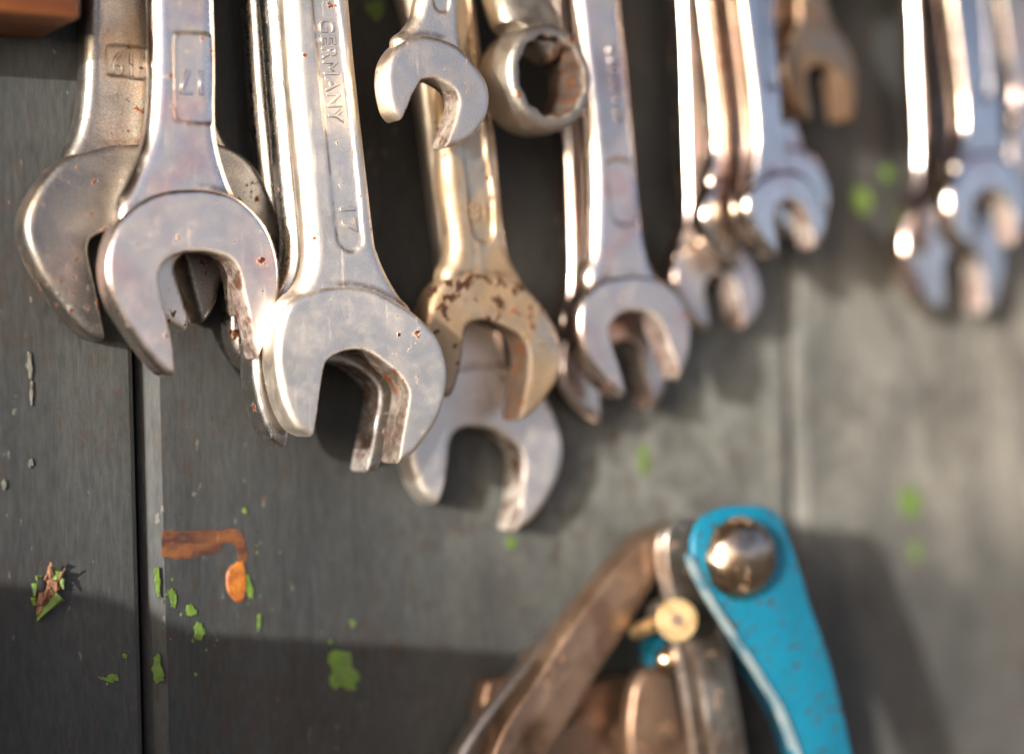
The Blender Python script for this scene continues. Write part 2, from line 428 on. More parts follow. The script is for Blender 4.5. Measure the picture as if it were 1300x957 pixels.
GRIME = simple('stamp_grime', (0.13, 0.085, 0.055), (0.07, 0.042, 0.026), 900, 0.7, 0.00003, metallic=0.0)
def wrench(name, label, group, d, headpts, slotpts, left, right, material, t=7.5, step=0.5, r=1.2, rs=2.0, h=0.5, hw=0.3,
           length=95, panel=None, pdepth=0.45, texts=(), slot_r=0.3, category='wrench', ringr=8.5, cut_shank=True, pads=(), ts=None):
    """d: how far the front face stands out from the wall (mm). Outlines are in photo pixels and are laid
    on the real plane of the wrench's face, then given their thickness."""
    dm = d / 1000
    hx = sum(p[0] for p in headpts) / len(headpts); hy = sum(p[1] for p in headpts) / len(headpts)
    O = P(hx, hy, dm)
    def loc(p):
        q = P(p[0], p[1], dm) - O
        return (q.x * 1000, q.z * 1000) + ((1,) if len(p) > 2 else ())
    root = empty(name, O); tag(root, label, category, group)
    outer = smooth_path([loc(p) for p in headpts])
    sl = [loc(p) for p in slotpts]
    slot = smooth_path(sl, closed=False)
    def ext(a, b, k=30):
        L_ = math.hypot(b[0] - a[0], b[1] - a[1]); return (b[0] + (b[0] - a[0]) / L_ * k, b[1] + (b[1] - a[1]) / L_ * k)
    slot = [ext(slot[4], slot[0])] + slot + [ext(slot[-5], slot[-1])]
    jaw = build_body('open_jaw', outer, slot, -t, 0, r, h, hw, material, root, slot_r=slot_r)
    # shank: left edge listed top to bottom, right edge top to bottom
    l = smooth_path([loc(p) for p in left], closed=False); rr = smooth_path([loc(p) for p in right], closed=False)
    ax = ((l[0][0] + rr[0][0]) / 2, (l[0][1] + rr[0][1]) / 2)
    k5 = min(8, len(l) - 1)
    dl = (l[0][0] - l[k5][0], l[0][1] - l[k5][1]); n = math.hypot(*dl); dl = (dl[0] / n, dl[1] / n)
    top = max(l[0][1], rr[0][1])
    # rigid straight extension above the frame, then a ring end
    tp = (ax[0] + dl[0] * length, ax[1] + dl[1] * length)
    wl = math.hypot(l[0][0] - rr[0][0], l[0][1] - rr[0][1]) / 2
    nx, ny = -dl[1], dl[0]
    L1 = (tp[0] + nx * wl * 1, tp[1] + ny * wl); R1 = (tp[0] - nx * wl, tp[1] - ny * wl)
    if L1[0] > R1[0]: L1, R1 = R1, L1
    poly = [L1] + l + rr[::-1] + [R1]
    ts_ = t - 2 * step if ts is None else ts
    wb = -(t - ts_) / 2
    pn = smooth_path([loc(p) for p in panel]) if panel else None
    shank = build_body('shank', poly, slot if cut_shank else None, wb - ts_, wb, rs, h, hw, material, root, panel=pn, pdepth=pdepth, head=outer,
                       ring=((tp[0] + dl[0] * ringr * .6, tp[1] + dl[1] * ringr * .6), ringr, ringr * .58), slot_r=slot_r)
    for (s, px, py, size, rot, sx, onhead, nm) in texts:
        q = loc((px, py))
        text_part(nm, s, jaw if onhead else shank, q[0], q[1], (0 if onhead else wb - (pdepth if panel else 0)), size, rot, material, sx=sx)
    for (px, py, a, b) in pads:
        q = loc((px, py)); bm = bmesh.new()
        bmesh.ops.create_uvsphere(bm, u_segments=10, v_segments=6, radius=1)
        for vv in bm.verts: vv.co = Vector((q[0] + vv.co.x * a, -(wb + vv.co.y * 0.25), q[1] + vv.co.z * b)) / 1000
        bm_obj('raised_mark', bm, material, shank, True)
    root['tip'] = 0; del root['tip']
    hole = Vector((tp[0] + dl[0] * ringr * .6, 0, tp[1] + dl[1] * ringr * .6)) / 1000 + Vector((O.x, 0, O.z))
    return root, hole

# ------------------------------------------------------------------ the board wall
wall = empty('board_wall', (0.25, 0, -1.2))
tag(wall, 'grey painted wall of upright wooden boards behind all the hanging wrenches', 'wall')
def xw(px, py=478): return P(px, py, 0).x
def board(x0, x1, ch0, ch1):
    """upright board with bevelled long edges; face at y=0"""
    bm = bmesh.new()
    prof = [(x0, 0.02), (x0, ch0), (x0 + ch0 * 0.35, ch0 * 0.45), (x0 + ch0, 0.0), (x1 - ch1, 0.0), (x1 - ch1 * .3, ch1 * .3), (x1, ch1), (x1, 0.02)]
    z0, z1 = -1.19, 0.75
    zs = [z0, z1]
    rings = [[bm.verts.new((x, y, z)) for x, y in prof] for z in zs]
    m = len(prof)
    for a, b in zip(rings, rings[1:]):
        for i in range(m):
            bm.faces.new((a[i], a[(i + 1) % m], b[(i + 1) % m], b[i]))
    bm.faces.new(rings[-1]); bm.faces.new(rings[0][::-1])
    bmesh.ops.recalc_face_normals(bm, faces=bm.faces)
    bm.transform(Matrix.Translation(-wall.location))
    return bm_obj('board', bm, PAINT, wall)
gL0, gL1 = xw(171), xw(180)
gR0, gR1 = xw(998), xw(1008)
wdt = gR0 - gL1
boards = []
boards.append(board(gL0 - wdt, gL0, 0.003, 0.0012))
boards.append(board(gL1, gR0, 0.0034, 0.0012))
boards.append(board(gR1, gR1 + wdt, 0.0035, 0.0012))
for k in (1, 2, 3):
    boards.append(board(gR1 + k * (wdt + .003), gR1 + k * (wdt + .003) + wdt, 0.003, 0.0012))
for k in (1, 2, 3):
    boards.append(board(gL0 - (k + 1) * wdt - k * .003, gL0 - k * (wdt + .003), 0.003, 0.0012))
bm = bmesh.new(); bmesh.ops.create_cube(bm, size=1)
bm.transform(Matrix.Translation((0.2, 0.022, -0.22) - wall.location if False else Vector((0.2, 0.022, -0.22)) - wall.location) @ Matrix.Diagonal((2.4, 0.02, 1.92, 1)))
bm_obj('backing', bm, DARKGAP, wall)

def ori(vs):
    a = sum(vs[i - 1].x * vs[i].z - vs[i].x * vs[i - 1].z for i in range(len(vs)))
    return 1 if a > 0 else -1
def patch(name, pts, material, parent, th=0.00025, rnd=0.0006, n=4, y=0.0, label=None, plane=0.0, inset=0.00012):
    """thin crust of paint lying on a board, outline in photo pixels laid on the wall plane"""
    pp = smooth_path(pts, n=n)
    vs = [P(x, y_, plane) for x, y_ in pp]
    k_ = 1.5 if material is GREEN else 1
    vs = [v + Vector((random.uniform(-rnd, rnd), 0, random.uniform(-rnd, rnd))) * k_ for v in vs]
    c = sum(vs, Vector()) / len(vs)
    bm = bmesh.new()
    b = [bm.verts.new((v.x, -plane + 0.0001, v.z)) for v in vs]
    nn = len(vs); t = []
    for i, v in enumerate(vs):
        tg = (vs[(i + 1) % nn] - vs[i - 1]); tg = tg.normalized() if tg.length > 0 else Vector((1, 0, 0))
        q = v + Vector((-tg.z, 0, tg.x)) * inset * ori(vs)
        t.append(bm.verts.new((q.x, -plane - th * random.uniform(.85, 1.2), q.z)))
    m = len(vs)
    for i in range(m):
        j = (i + 1) % m
        bm.faces.new((b[i], b[j], t[j], t[i]))
    bmesh.ops.triangulate(bm, faces=[bm.faces.new(t)])
    bmesh.ops.recalc_face_normals(bm, faces=bm.faces)
    bm.transform(Matrix.Translation(-parent.matrix_world.translation if parent.parent is None else -wall.location))
    o = bm_obj(name, bm, material, parent, smooth=False)
    if label: o['label'] = label
    return o
b0, b1, b2 = boards[0], boards[1], boards[2]
G = 'green_paint_fleck'
patch(G, [(213, 748), (221, 746), (224, 755), (221, 762), (222, 770), (217, 769), (216, 760), (211, 754)], GREEN, b1, rnd=.0002)
patch(G, [(239, 768), (244, 766), (249, 778), (243, 782), (238, 776)], GREEN, b1, rnd=.0002)
patch(G, [(248, 792), (255, 790), (259, 802), (256, 811), (250, 812), (246, 802)], GREEN, b1, rnd=.0002)
patch(G, [(311, 732), (316, 730), (321, 745), (321, 757), (316, 758), (313, 748)], GREEN, b1, rnd=.0002)
patch(G, [(419, 828), (426, 825), (432, 830), (441, 828), (446, 832), (443, 840), (447, 848), (455, 853), (457, 862), (450, 866), (452, 873), (440, 876), (432, 870), (424, 874), (419, 862), (423, 850), (418, 840)], GREEN, b1, rnd=.0002)
patch(G, [(444, 788), (449, 786), (451, 794), (446, 797)], GREEN, b1, rnd=.0002)
patch(G, [(307, 646), (312, 644), (314, 650), (309, 653)], GREEN, b1, rnd=.0001)
patch(G, [(327, 782), (331, 780), (331, 792), (327, 800)], GREEN, b1, rnd=.0001)
patch(G, [(466, 4), (484, 2), (488, 14), (482, 26), (474, 24), (465, 14)], GREEN, b1, rnd=.0002)
patch(G, [(642, 684), (649, 681), (655, 686), (654, 694), (647, 696), (643, 691)], GREEN, b1, rnd=.0002)
patch(G, [(812, 570), (820, 568), (822, 600), (814, 604)], GREEN, b1, rnd=.0002)
patch(G, [(1083, 246), (1092, 238), (1103, 246), (1104, 262), (1094, 272), (1084, 264)], GREEN, b2, rnd=.0003)
patch(G, [(1118, 216), (1128, 212), (1134, 224), (1124, 232)], GREEN, b2, rnd=.0003)
patch(G, [(1145, 622), (1156, 618), (1166, 628), (1164, 650), (1154, 656), (1145, 644)], GREEN, b2, rnd=.0003)
patch(G, [(1156, 690), (1164, 688), (1168, 704), (1160, 710)], GREEN, b2, rnd=.0003)
patch(G, [(155, 829), (160, 828), (162, 834), (157, 836)], GREEN, b0, rnd=.0001)
patch(G, [(126, 859), (136, 857), (147, 854), (149, 862), (140, 866), (128, 864)], GREEN, b0, rnd=.0002)
patch(G, [(197, 720), (201, 722), (204, 740), (203, 758), (199, 752), (197, 736)], GREEN, b1, rnd=.0001, plane=0.0001)
patch(G, [(196, 834), (202, 830), (206, 850), (208, 862), (198, 866), (194, 852)], GREEN, b1, rnd=.0002, plane=0.0001)
for k in range(26):
    fx_, fy_ = random.choice([(235, 790), (222, 760), (262, 820), (318, 750), (205, 800), (140, 850), (430, 835), (330, 700)])
    fx_ += random.gauss(0, 16); fy_ += random.gauss(0, 18)
    if 168 < fx_ < 206: continue
    q_ = random.uniform(.8, 2.4)
    patch(G, [(fx_ + q_ * math.cos(t_) * random.uniform(.6, 1.2), fy_ + q_ * 1.4 * math.sin(t_) * random.uniform(.6, 1.2)) for t_ in (0, 1.2, 2.4, 3.6, 4.9)], GREEN, b0 if fx_ < 170 else b1, rnd=.00004, n=2, inset=.00003, th=.00012)
PALE = simple('pale_flaked_paint', (0.085, 0.08, 0.062), (0.04, 0.038, 0.03), 500, 0.6, 0.0002)
for pts in ([(35, 448), (38, 447), (40, 460), (41, 478), (38, 482), (36, 470)], [(39, 484), (42, 488), (41, 505), (39, 515), (38, 500)], [(2, 612), (6, 608), (8, 616), (4, 622)], [(36, 585), (40, 582), (41, 590), (37, 594)]):
    patch('paint_ridge', pts, PALE, b0, th=.0004, rnd=.00012)
patch('orange_stain', [(205, 674, 1), (214, 673), (240, 674), (262, 672), (281, 673, 1), (282, 690), (279, 700), (268, 704), (256, 705), (244, 709), (228, 710), (214, 708), (205, 706, 1)], ORANGE, b1, th=.00008, rnd=.00005, inset=.00006,
      label='brushed bar of brown-orange varnish beside the board gap')
patch('orange_stain', [(276, 673, 1), (290, 671), (302, 672), (309, 679), (312, 694), (314, 704), (311, 717, 1), (301, 717, 1), (302, 705), (299, 695), (293, 689), (284, 690), (276, 690, 1)], ORANGE, b1, th=.00013, rnd=.00005, inset=.00006,
      label='thin brown-orange run joining the bar to the bright drip')
patch('orange_drip', [(302, 712), (309, 711), (312, 722), (313, 735), (313, 750), (309, 762), (302, 765), (294, 760), (288, 750), (286, 738), (288, 724), (296, 716)], DRIP, b1, th=.0003, rnd=.00006, inset=.0004,
      label='thick bright orange paint drip')

# ------------------------------------------------------------------ wrench metals
SATIN = metal('satin_chrome', (0.84, 0.755, 0.65), 0.46, 0.00004, rust=0.45, slot_dirt=1.15, tarn=0.05, seed=0.3)
SATIN2 = metal('smoother_satin_chrome', (0.56, 0.53, 0.49), 0.27, 0.00001, rust=0.4, slot_dirt=0.5, tarn=0.05, seed=1.3)
CAST = metal('grainy_chrome', (0.29, 0.27, 0.245), 0.42, 0.00006, gcol=0.45, rust=0.75, slot_dirt=0.9, tarn=0.18, seed=2.7, grain_scale=1300)
POLISH = metal('polished_chrome', (0.80, 0.69, 0.60), 0.19, 0.000012, rust=0.25, slot_dirt=0.75, tarn=0.12, seed=4.1, flat_rough=0.42, blush=0.45)
POLISH2 = metal('bright_chrome', (0.72, 0.63, 0.55), 0.12, 0.00001, rust=0.2, slot_dirt=0.5, tarn=0.08, seed=6.4, flat_rough=0.20, blush=0.4, tarnish=(0.45, 0.25, 0.13))
NICKEL = metal('dull_nickel', (0.82, 0.70, 0.58), 0.40, 0.00005, rust=0.6, slot_dirt=0.8, tarn=0.10, seed=8.2)
TAN = metal('tan_tarnished_steel', (0.70, 0.58, 0.44), 0.38, 0.00004, rust=0.6, slot_dirt=1.4, tarn=0.55, seed=9.9, tarnish=(0.40, 0.28, 0.165), spots=1.2)
GREYS = metal('pale_grey_steel', (0.88, 0.79, 0.69), 0.46, 0.00004, rust=0.2, slot_dirt=0.4, tarn=0.06, seed=12.1)
AGED = metal('aged_cast_steel', (0.42, 0.37, 0.31), 0.46, 0.00012, rust=0.6, slot_dirt=1.3, tarn=0.2, seed=14.0, grain_scale=900)
RUSTY = metal('rusty_tan_steel', (0.44, 0.33, 0.24), 0.38, 0.00006, rust=1.0, slot_dirt=1.0, tarn=0.45, seed=17.0, tarnish=(0.27, 0.165, 0.09))

holes = {}
GA = 'wrenches hanging in the left bundle'; GB = 'wrenches hanging in the second bundle'
GC = 'wrenches hanging in the middle bundle'; GD = 'wrenches in the bundle right of the middle'
GE = 'wrenches in the blurred bundle over the second board gap'; GG = 'wrenches in the bundle at the right edge'

# A: left bundle
wrench('open_end_wrench', 'shiny chrome wrench stamped 17, front of the left bundle, lilac sheen on its jaw', GA, 20.5,
       [(157, 273), (186, 250), (219, 240), (263, 239), (301, 249), (328, 272), (345, 298), (354, 325), (357, 350), (356, 378), (349, 408), (338, 436), (330, 456, 1), (232, 470, 1), (220, 478), (206, 472), (187, 451), (164, 419), (144, 384), (135, 345), (140, 306)],
       [(223, 470), (219, 433), (212, 402), (204, 372), (202, 352), (207, 336), (223, 324), (248, 319), (273, 321), (292, 329), (302, 342), (309, 370), (317, 405), (325, 448)],
       [(195, 0), (195, 94), (191, 157), (182, 194), (169, 226), (152, 262), (150, 300, 1)],
       [(278, 0), (280, 75), (280, 150), (284, 188), (295, 226), (304, 247), (320, 285, 1)], POLISH, t=5.8, step=.4, r=1.1, rs=2.6, h=.36, hw=.24,
       panel=[(226, 42), (246, 41), (267, 44), (271, 52), (271, 100), (270, 150), (266, 157), (246, 156), (229, 153), (224, 146), (223, 96), (222, 50)], pdepth=.4,
       texts=[('17', 247, 102, 6.2, 180, .85, False, 'stamped_number')])
wrench('open_end_wrench', 'chrome wrench half hidden between the wrenches stamped 17 and 19, one jaw tip showing', GA, 14,
       [(170, 275), (200, 252), (250, 245), (300, 262), (322, 300), (320, 350), (312, 385), (302, 408, 1), (237, 421, 1), (224, 416), (206, 403), (180, 370), (162, 320)],
       [(240, 415), (239, 400), (232, 377), (225, 355), (222, 340), (230, 326), (250, 318), (275, 322), (290, 336), (296, 360), (302, 400)],
       [(193, 0), (197, 78), (195, 141), (190, 182), (178, 212), (166, 262), (172, 300, 1)],
       [(255, 0), (258, 75), (258, 150), (262, 188), (275, 226), (300, 285, 1)], SATIN, t=5.2, step=.4, r=1.2, rs=2.2)
wrench('open_end_wrench', 'large grainy grey wrench stamped 19, rearmost of the left bundle, rusty along its left jaw', GA, 8.3,
       [(89, 197), (116, 189), (144, 182), (175, 181), (220, 178), (260, 176), (300, 190), (326, 212), (345, 246), (356, 275), (357, 300), (340, 330), (305, 345), (283, 360), (277, 383), (267, 403), (254, 414, 1), (133, 433, 1), (116, 428), (95, 408), (73, 380), (53, 349), (38, 317), (32, 288), (37, 262), (50, 237), (70, 212)],
       [(135, 428), (128, 391), (121, 358), (114, 327), (114, 309), (122, 300), (150, 290), (190, 288), (215, 300), (230, 320), (238, 339), (246, 370), (256, 408)],
       [(113, 0), (111, 63), (108, 125), (100, 166), (85, 202), (80, 260, 1)],
       [(252, 0), (262, 63), (272, 125), (282, 158), (296, 184), (312, 204), (318, 260, 1)], CAST, t=7.5, step=.5, r=1.4, rs=2.2, h=.4, hw=.26,
       panel=[(140, 58), (160, 58), (186, 62), (187, 80), (186, 99), (160, 97), (139, 94), (137, 90), (137, 62)], pdepth=.35,
       texts=[('19', 160, 79, 5.6, 180, .80, False, 'stamped_number')])

# B: second bundle
wrench('open_end_wrench', 'satin chrome wrench stamped GERMANY, front of the second bundle from the left', GB, 26,
       [(394, 369), (422, 362), (463, 364), (496, 377), (530, 399), (555, 425), (568, 458), (569, 491), (560, 527), (543, 556), (523, 579), (503, 592, 1), (394, 554, 1), (378, 545), (364, 520), (355, 487), (351, 451), (354, 418), (364, 390), (378, 376)],
       [(400, 553), (404, 528), (408, 496), (412, 471), (418, 457), (439, 446), (463, 446), (487, 460), (507, 478), (518, 497), (516, 520), (510, 553), (505, 588)],
       [(367, 0), (375, 110), (385, 204), (394, 300), (395, 325), (391, 347), (380, 366), (362, 388), (372, 440, 1)],
       [(450, 0), (457, 78), (469, 188), (482, 300), (487, 321), (497, 346), (513, 374), (530, 397), (530, 450, 1)], SATIN, t=7, step=.5, r=1.3, rs=2.6, h=.36, hw=.24,
       panel=[(396, -40), (398, 0), (404, 62), (411, 125), (420, 214), (428, 292), (432, 309), (441, 318), (450, 320), (458, 313), (462, 300), (453, 200), (441, 94), (435, 40), (429, 0), (424, -42), (410, -50)], pdepth=.4,
       texts=[('GERMANY', 421.5, 88, 4.1, -85.5, 0.92, False, 'stamped_word'), ('17', 443.5, 275, 4.2, -85, 1.25, False, 'stamped_number')])
wrench('open_end_wrench', 'satin chrome wrench directly behind the one stamped GERMANY, jaw tips lower', GB, 17,
       [(360, 376), (400, 366), (440, 370), (475, 386), (505, 408), (522, 440), (526, 475), (518, 520), (503, 556), (487, 585, 1), (479, 598, 1), (462, 601, 1), (358, 567, 1), (345, 556), (333, 528), (325, 495), (322, 463), (325, 425), (340, 392)],
       [(366, 565), (371, 530), (376, 490), (384, 468), (402, 460), (420, 459), (443, 463), (466, 477), (480, 494), (481, 512), (478, 530), (471, 566), (464, 600)],
       [(342, 0), (352, 125), (363, 251), (368, 300), (366, 335), (356, 362), (335, 390), (345, 440, 1)],
       [(420, 0), (430, 125), (440, 251), (448, 300), (460, 340), (480, 370), (500, 400), (490, 450, 1)], SATIN2, t=7, step=.5, r=1.3, rs=2.6, h=.4, hw=.26)
wrench('open_end_wrench', 'slim pale wrench rearmost behind the GERMANY wrench, only its left edge showing', GB, 8.5,
       [(335, 330), (375, 322), (420, 345), (430, 390), (420, 430), (398, 455, 1), (325, 474, 1), (308, 462), (296, 436), (293, 400), (305, 355)],
       [(330, 470), (334, 440), (334, 415), (345, 400), (365, 398), (382, 408), (388, 430), (395, 455)],
       [(316, 0), (323, 110), (332, 213), (337, 262), (332, 320), (326, 355, 1)],
       [(385, 0), (392, 110), (400, 213), (404, 290), (410, 340), (405, 360, 1)], SATIN2, t=5.5, step=.3, r=1.2, rs=2.2)

# C: middle bundle
wrench('open_end_wrench', 'small open-end wrench with rust-stained left jaw, hanging in front of the tan wrench', GC, 33,
       [(507, 57), (523, 48), (538, 44), (563, 49), (585, 60), (604, 81), (618, 102), (623, 125), (618, 150), (602, 173), (585, 184), (563, 188, 1), (509, 154, 1), (499, 142), (493, 120), (491, 97), (495, 75)],
       [(511, 153), (518, 138), (523, 125), (531, 110), (538, 102), (554, 101), (570, 109), (579, 119), (582, 132), (578, 150), (570, 172), (564, 188)],
       [(535, 0), (531, 19), (520, 35), (506, 50), (515, 90, 1)],
       [(588, 0), (588, 31), (592, 60), (600, 90, 1)], NICKEL, t=5.5, step=.45, r=1.0, rs=2.0, h=.4, hw=.24, length=80,
       panel=[(551, -20), (552, 2), (555, 11), (563, 16), (570, 13), (572, 4), (571, -20), (561, -30)], pdepth=.35)
wrench('open_end_wrench', 'tan tarnished wrench stamped 18 with dark rust spots on its head', GC, 20,
       [(577, 351), (610, 346), (646, 352), (672, 368), (696, 397), (710, 425), (716, 455), (711, 479), (698, 501), (680, 523), (661, 535, 1), (572, 505, 1), (560, 495), (548, 470), (542, 440), (542, 412), (548, 385), (560, 362)],
       [(573, 504), (581, 483), (587, 455), (591, 420), (599, 409), (618, 407), (642, 415), (663, 429), (671, 451), (670, 475), (665, 504), (660, 532)],
       [(546, 0), (555, 94), (565, 188), (568, 235), (577, 300), (576, 325), (566, 350), (570, 400, 1)],
       [(610, 0), (622, 94), (635, 175), (642, 251), (648, 300), (655, 330), (672, 364), (665, 400, 1)], TAN, t=7, step=.5, r=1.3, rs=2.4, h=.42, hw=.26,
       panel=[(580, 0), (584, 94), (590, 188), (596, 240), (600, 285), (606, 302), (617, 308), (627, 302), (629, 285), (626, 240), (618, 188), (606, 94), (598, 0), (588, -10)], pdepth=.6,
       texts=[('18', 613, 267, 4.6, 180, .95, False, 'stamped_number')])
wrench('open_end_wrench', 'pale grey wrench stamped K hanging lowest, behind the tan wrench', GC, 9,
       [(560, 480), (590, 466), (630, 464), (668, 478), (696, 508), (709, 538), (716, 568), (711, 602), (696, 634), (678, 658), (655, 675, 1), (557, 641, 1), (545, 636), (530, 610), (521, 577), (522, 545), (534, 508)],
       [(557, 640), (565, 618), (569, 588), (573, 561), (580, 548), (596, 542), (618, 542), (642, 553), (659, 570), (665, 587), (663, 618), (659, 646), (653, 672)],
       [(517, 0), (530, 60), (546, 170), (560, 280), (568, 340), (568, 420), (560, 480), (566, 510, 1)],
       [(580, 0), (593, 60), (606, 170), (622, 280), (632, 340), (644, 420), (652, 470), (650, 510, 1)], GREYS, t=7, step=.45, r=1.3, rs=2.6, h=.45, hw=.28,
       texts=[('K', 614, 501, 5.0, -90, 1.0, True, 'stamped_letter')])

# D: right of the middle
wrench('open_end_wrench', 'polished chrome wrench with a pink-tinged head, right of the middle bundle', GD, 21,
       [(758, 359), (783, 350), (815, 348), (842, 356), (863, 373), (875, 398), (879, 423), (876, 454), (867, 477), (852, 494, 1), (845, 500, 1), (790, 505, 1), (770, 489), (750, 463), (739, 436), (736, 407), (741, 380)],
       [(795, 500), (791, 479), (783, 454), (776, 432), (774, 417), (783, 403), (799, 395), (821, 396), (837, 409), (846, 429), (855, 454), (861, 476), (864, 492)],
       [(735, 0), (745, 94), (752, 157), (757, 219), (757, 260), (755, 320), (748, 356), (760, 400, 1)],
       [(792, 0), (802, 94), (811, 188), (820, 280), (830, 330), (842, 356), (840, 400, 1)], POLISH, t=6.5, step=.45, r=1.3, rs=2.4, h=.45, hw=.28,
       panel=[(772, 206), (790, 203), (802, 207), (808, 240), (811, 275), (802, 284), (784, 282), (779, 272), (774, 240)], pdepth=.4,
       pads=[(778, 64, 1.3, .7), (780, 77, 1.3, .6), (781, 89, 1.5, .9), (783, 102, 1.3, .6), (784, 113, 1.4, .6), (785, 127, 1.0, .8), (787, 142, 1.4, .9), (788, 152, 1.2, .6)])
wrench('open_end_wrench', 'chrome wrench behind the pink-tinged head, its jaw tips showing below it', GD, 11,
       [(735, 400), (765, 385), (800, 385), (830, 405), (848, 440), (850, 475), (846, 498), (835, 517, 1), (762, 538, 1), (746, 530), (728, 512), (715, 490), (711, 464), (718, 430)],
       [(765, 534), (763, 510), (764, 480), (768, 455), (777, 440), (795, 432), (808, 438), (814, 455), (820, 480), (827, 512)],
       [(706, 0), (713, 94), (719, 160), (724, 260), (726, 330), (724, 375), (715, 410), (730, 440, 1)],
       [(760, 0), (768, 94), (778, 170), (785, 260), (792, 330), (805, 380), (820, 420, 1)], POLISH2, t=6.5, step=.4, r=1.6, rs=1.25)

# E: blurred bundle
wrench('open_end_wrench', 'blurred bright chrome wrench with coppery glint on its head, over second board gap', GE, 25,
       [(954, 237), (970, 222), (993, 214), (1019, 218), (1040, 240), (1052, 272), (1050, 295), (1045, 308), (1036, 318, 1), (986, 327, 1), (972, 315), (957, 294), (948, 270), (948, 250)],
       [(990, 325), (988, 300), (984, 280), (985, 266), (994, 258), (1008, 257), (1018, 264), (1025, 278), (1031, 300), (1037, 318)],
       [(944, 0), (954, 80), (960, 132), (963, 180), (960, 215), (956, 240), (970, 262, 1)],
       [(984, 0), (990, 60), (995, 110), (1000, 180), (1012, 215), (1022, 250, 1)], POLISH2, t=6, step=.4, r=1.4, rs=1.25,
       panel=[(969, -10), (973, 60), (976, 106), (983, 112), (988, 106), (986, 60), (980, -10)], pdepth=.4)
wrench('open_end_wrench', 'blurred chrome wrench with long curved glint, left of the coppery-headed one', GE, 17,
       [(904, 235), (925, 222), (950, 225), (968, 245), (972, 280), (960, 318), (945, 342, 1), (935, 344, 1), (918, 330), (900, 300), (893, 268)],
       [(948, 342), (940, 320), (936, 300), (938, 286), (948, 282), (956, 290), (962, 320)],
       [(892, 0), (900, 70), (907, 132), (910, 190), (903, 232), (915, 258, 1)],
       [(928, 0), (934, 70), (941, 132), (946, 190), (952, 228), (950, 258, 1)], POLISH2, t=6, step=.4, r=1.6, rs=1.25)
wrench('open_end_wrench', 'blurred wrench hanging lowest in the bundle by the second board gap', GE, 10,
       [(862, 325), (880, 308), (905, 300), (935, 308), (957, 330), (968, 362), (967, 395), (955, 416, 1), (900, 421, 1), (886, 415), (866, 388), (855, 355)],
       [(903, 421), (900, 395), (895, 368), (903, 352), (918, 347), (930, 356), (936, 375), (943, 416)],
       [(867, 0), (872, 110), (875, 219), (876, 270), (868, 305), (860, 330), (878, 345, 1)],
       [(905, 0), (910, 110), (915, 219), (920, 270), (935, 310), (945, 345, 1)], POLISH, t=6, step=.4, r=1.5, rs=1.25, h=.6)
wrench('open_end_wrench', 'blurred brownish wrench mostly hidden directly behind the coppery-headed chrome one', GE, 7,
       [(920, 195), (940, 185), (965, 200), (972, 225), (962, 250, 1), (925, 252, 1), (912, 235), (912, 212)],
       [(930, 254), (930, 238), (934, 228), (944, 224), (952, 230), (956, 252)],
       [(922, 0), (930, 70), (936, 132), (936, 175), (925, 205), (932, 222, 1)],
       [(950, 0), (958, 70), (964, 132), (966, 175), (965, 205), (958, 222, 1)], RUSTY, t=5, step=.3, r=1.2, rs=1.8, h=.6)
wrench('open_end_wrench', 'blurred chrome wrench peeking out right of the coppery-headed one, below the rusty wrench', GE, 12,
       [(985, 192), (1003, 182), (1028, 190), (1048, 215), (1056, 248), (1050, 278), (1040, 296, 1), (1000, 300, 1), (982, 275), (976, 230)],
       [(1010, 300), (1008, 275), (1004, 255), (1012, 240), (1024, 242), (1032, 262), (1036, 296)],
       [(976, 0), (982, 80), (986, 140), (982, 185), (1000, 215, 1)],
       [(1002, 0), (1008, 80), (1012, 140), (1022, 188), (1030, 215, 1)], POLISH2, t=6, step=.4, r=1.6, rs=1.25, h=.6)
wrench('open_end_wrench', 'small rusty brown wrench hanging highest, right of the blurred bundle', None, 17,
       [(1000, 60), (1013, 40), (1035, 30), (1060, 38), (1080, 62), (1088, 90), (1089, 125), (1086, 152, 1), (1066, 155, 1), (1030, 152, 1), (1012, 135), (1000, 108), (994, 82)],
       [(1033, 154), (1029, 130), (1026, 105), (1028, 90), (1038, 83), (1050, 84), (1060, 94), (1066, 120), (1070, 154)],
       [(1015, 0), (1014, 25), (1004, 48), (1012, 75, 1)],
       [(1052, 0), (1062, 30), (1078, 56), (1072, 75, 1)], RUSTY, t=5.5, step=.05, r=1.3, rs=1.3, length=80)

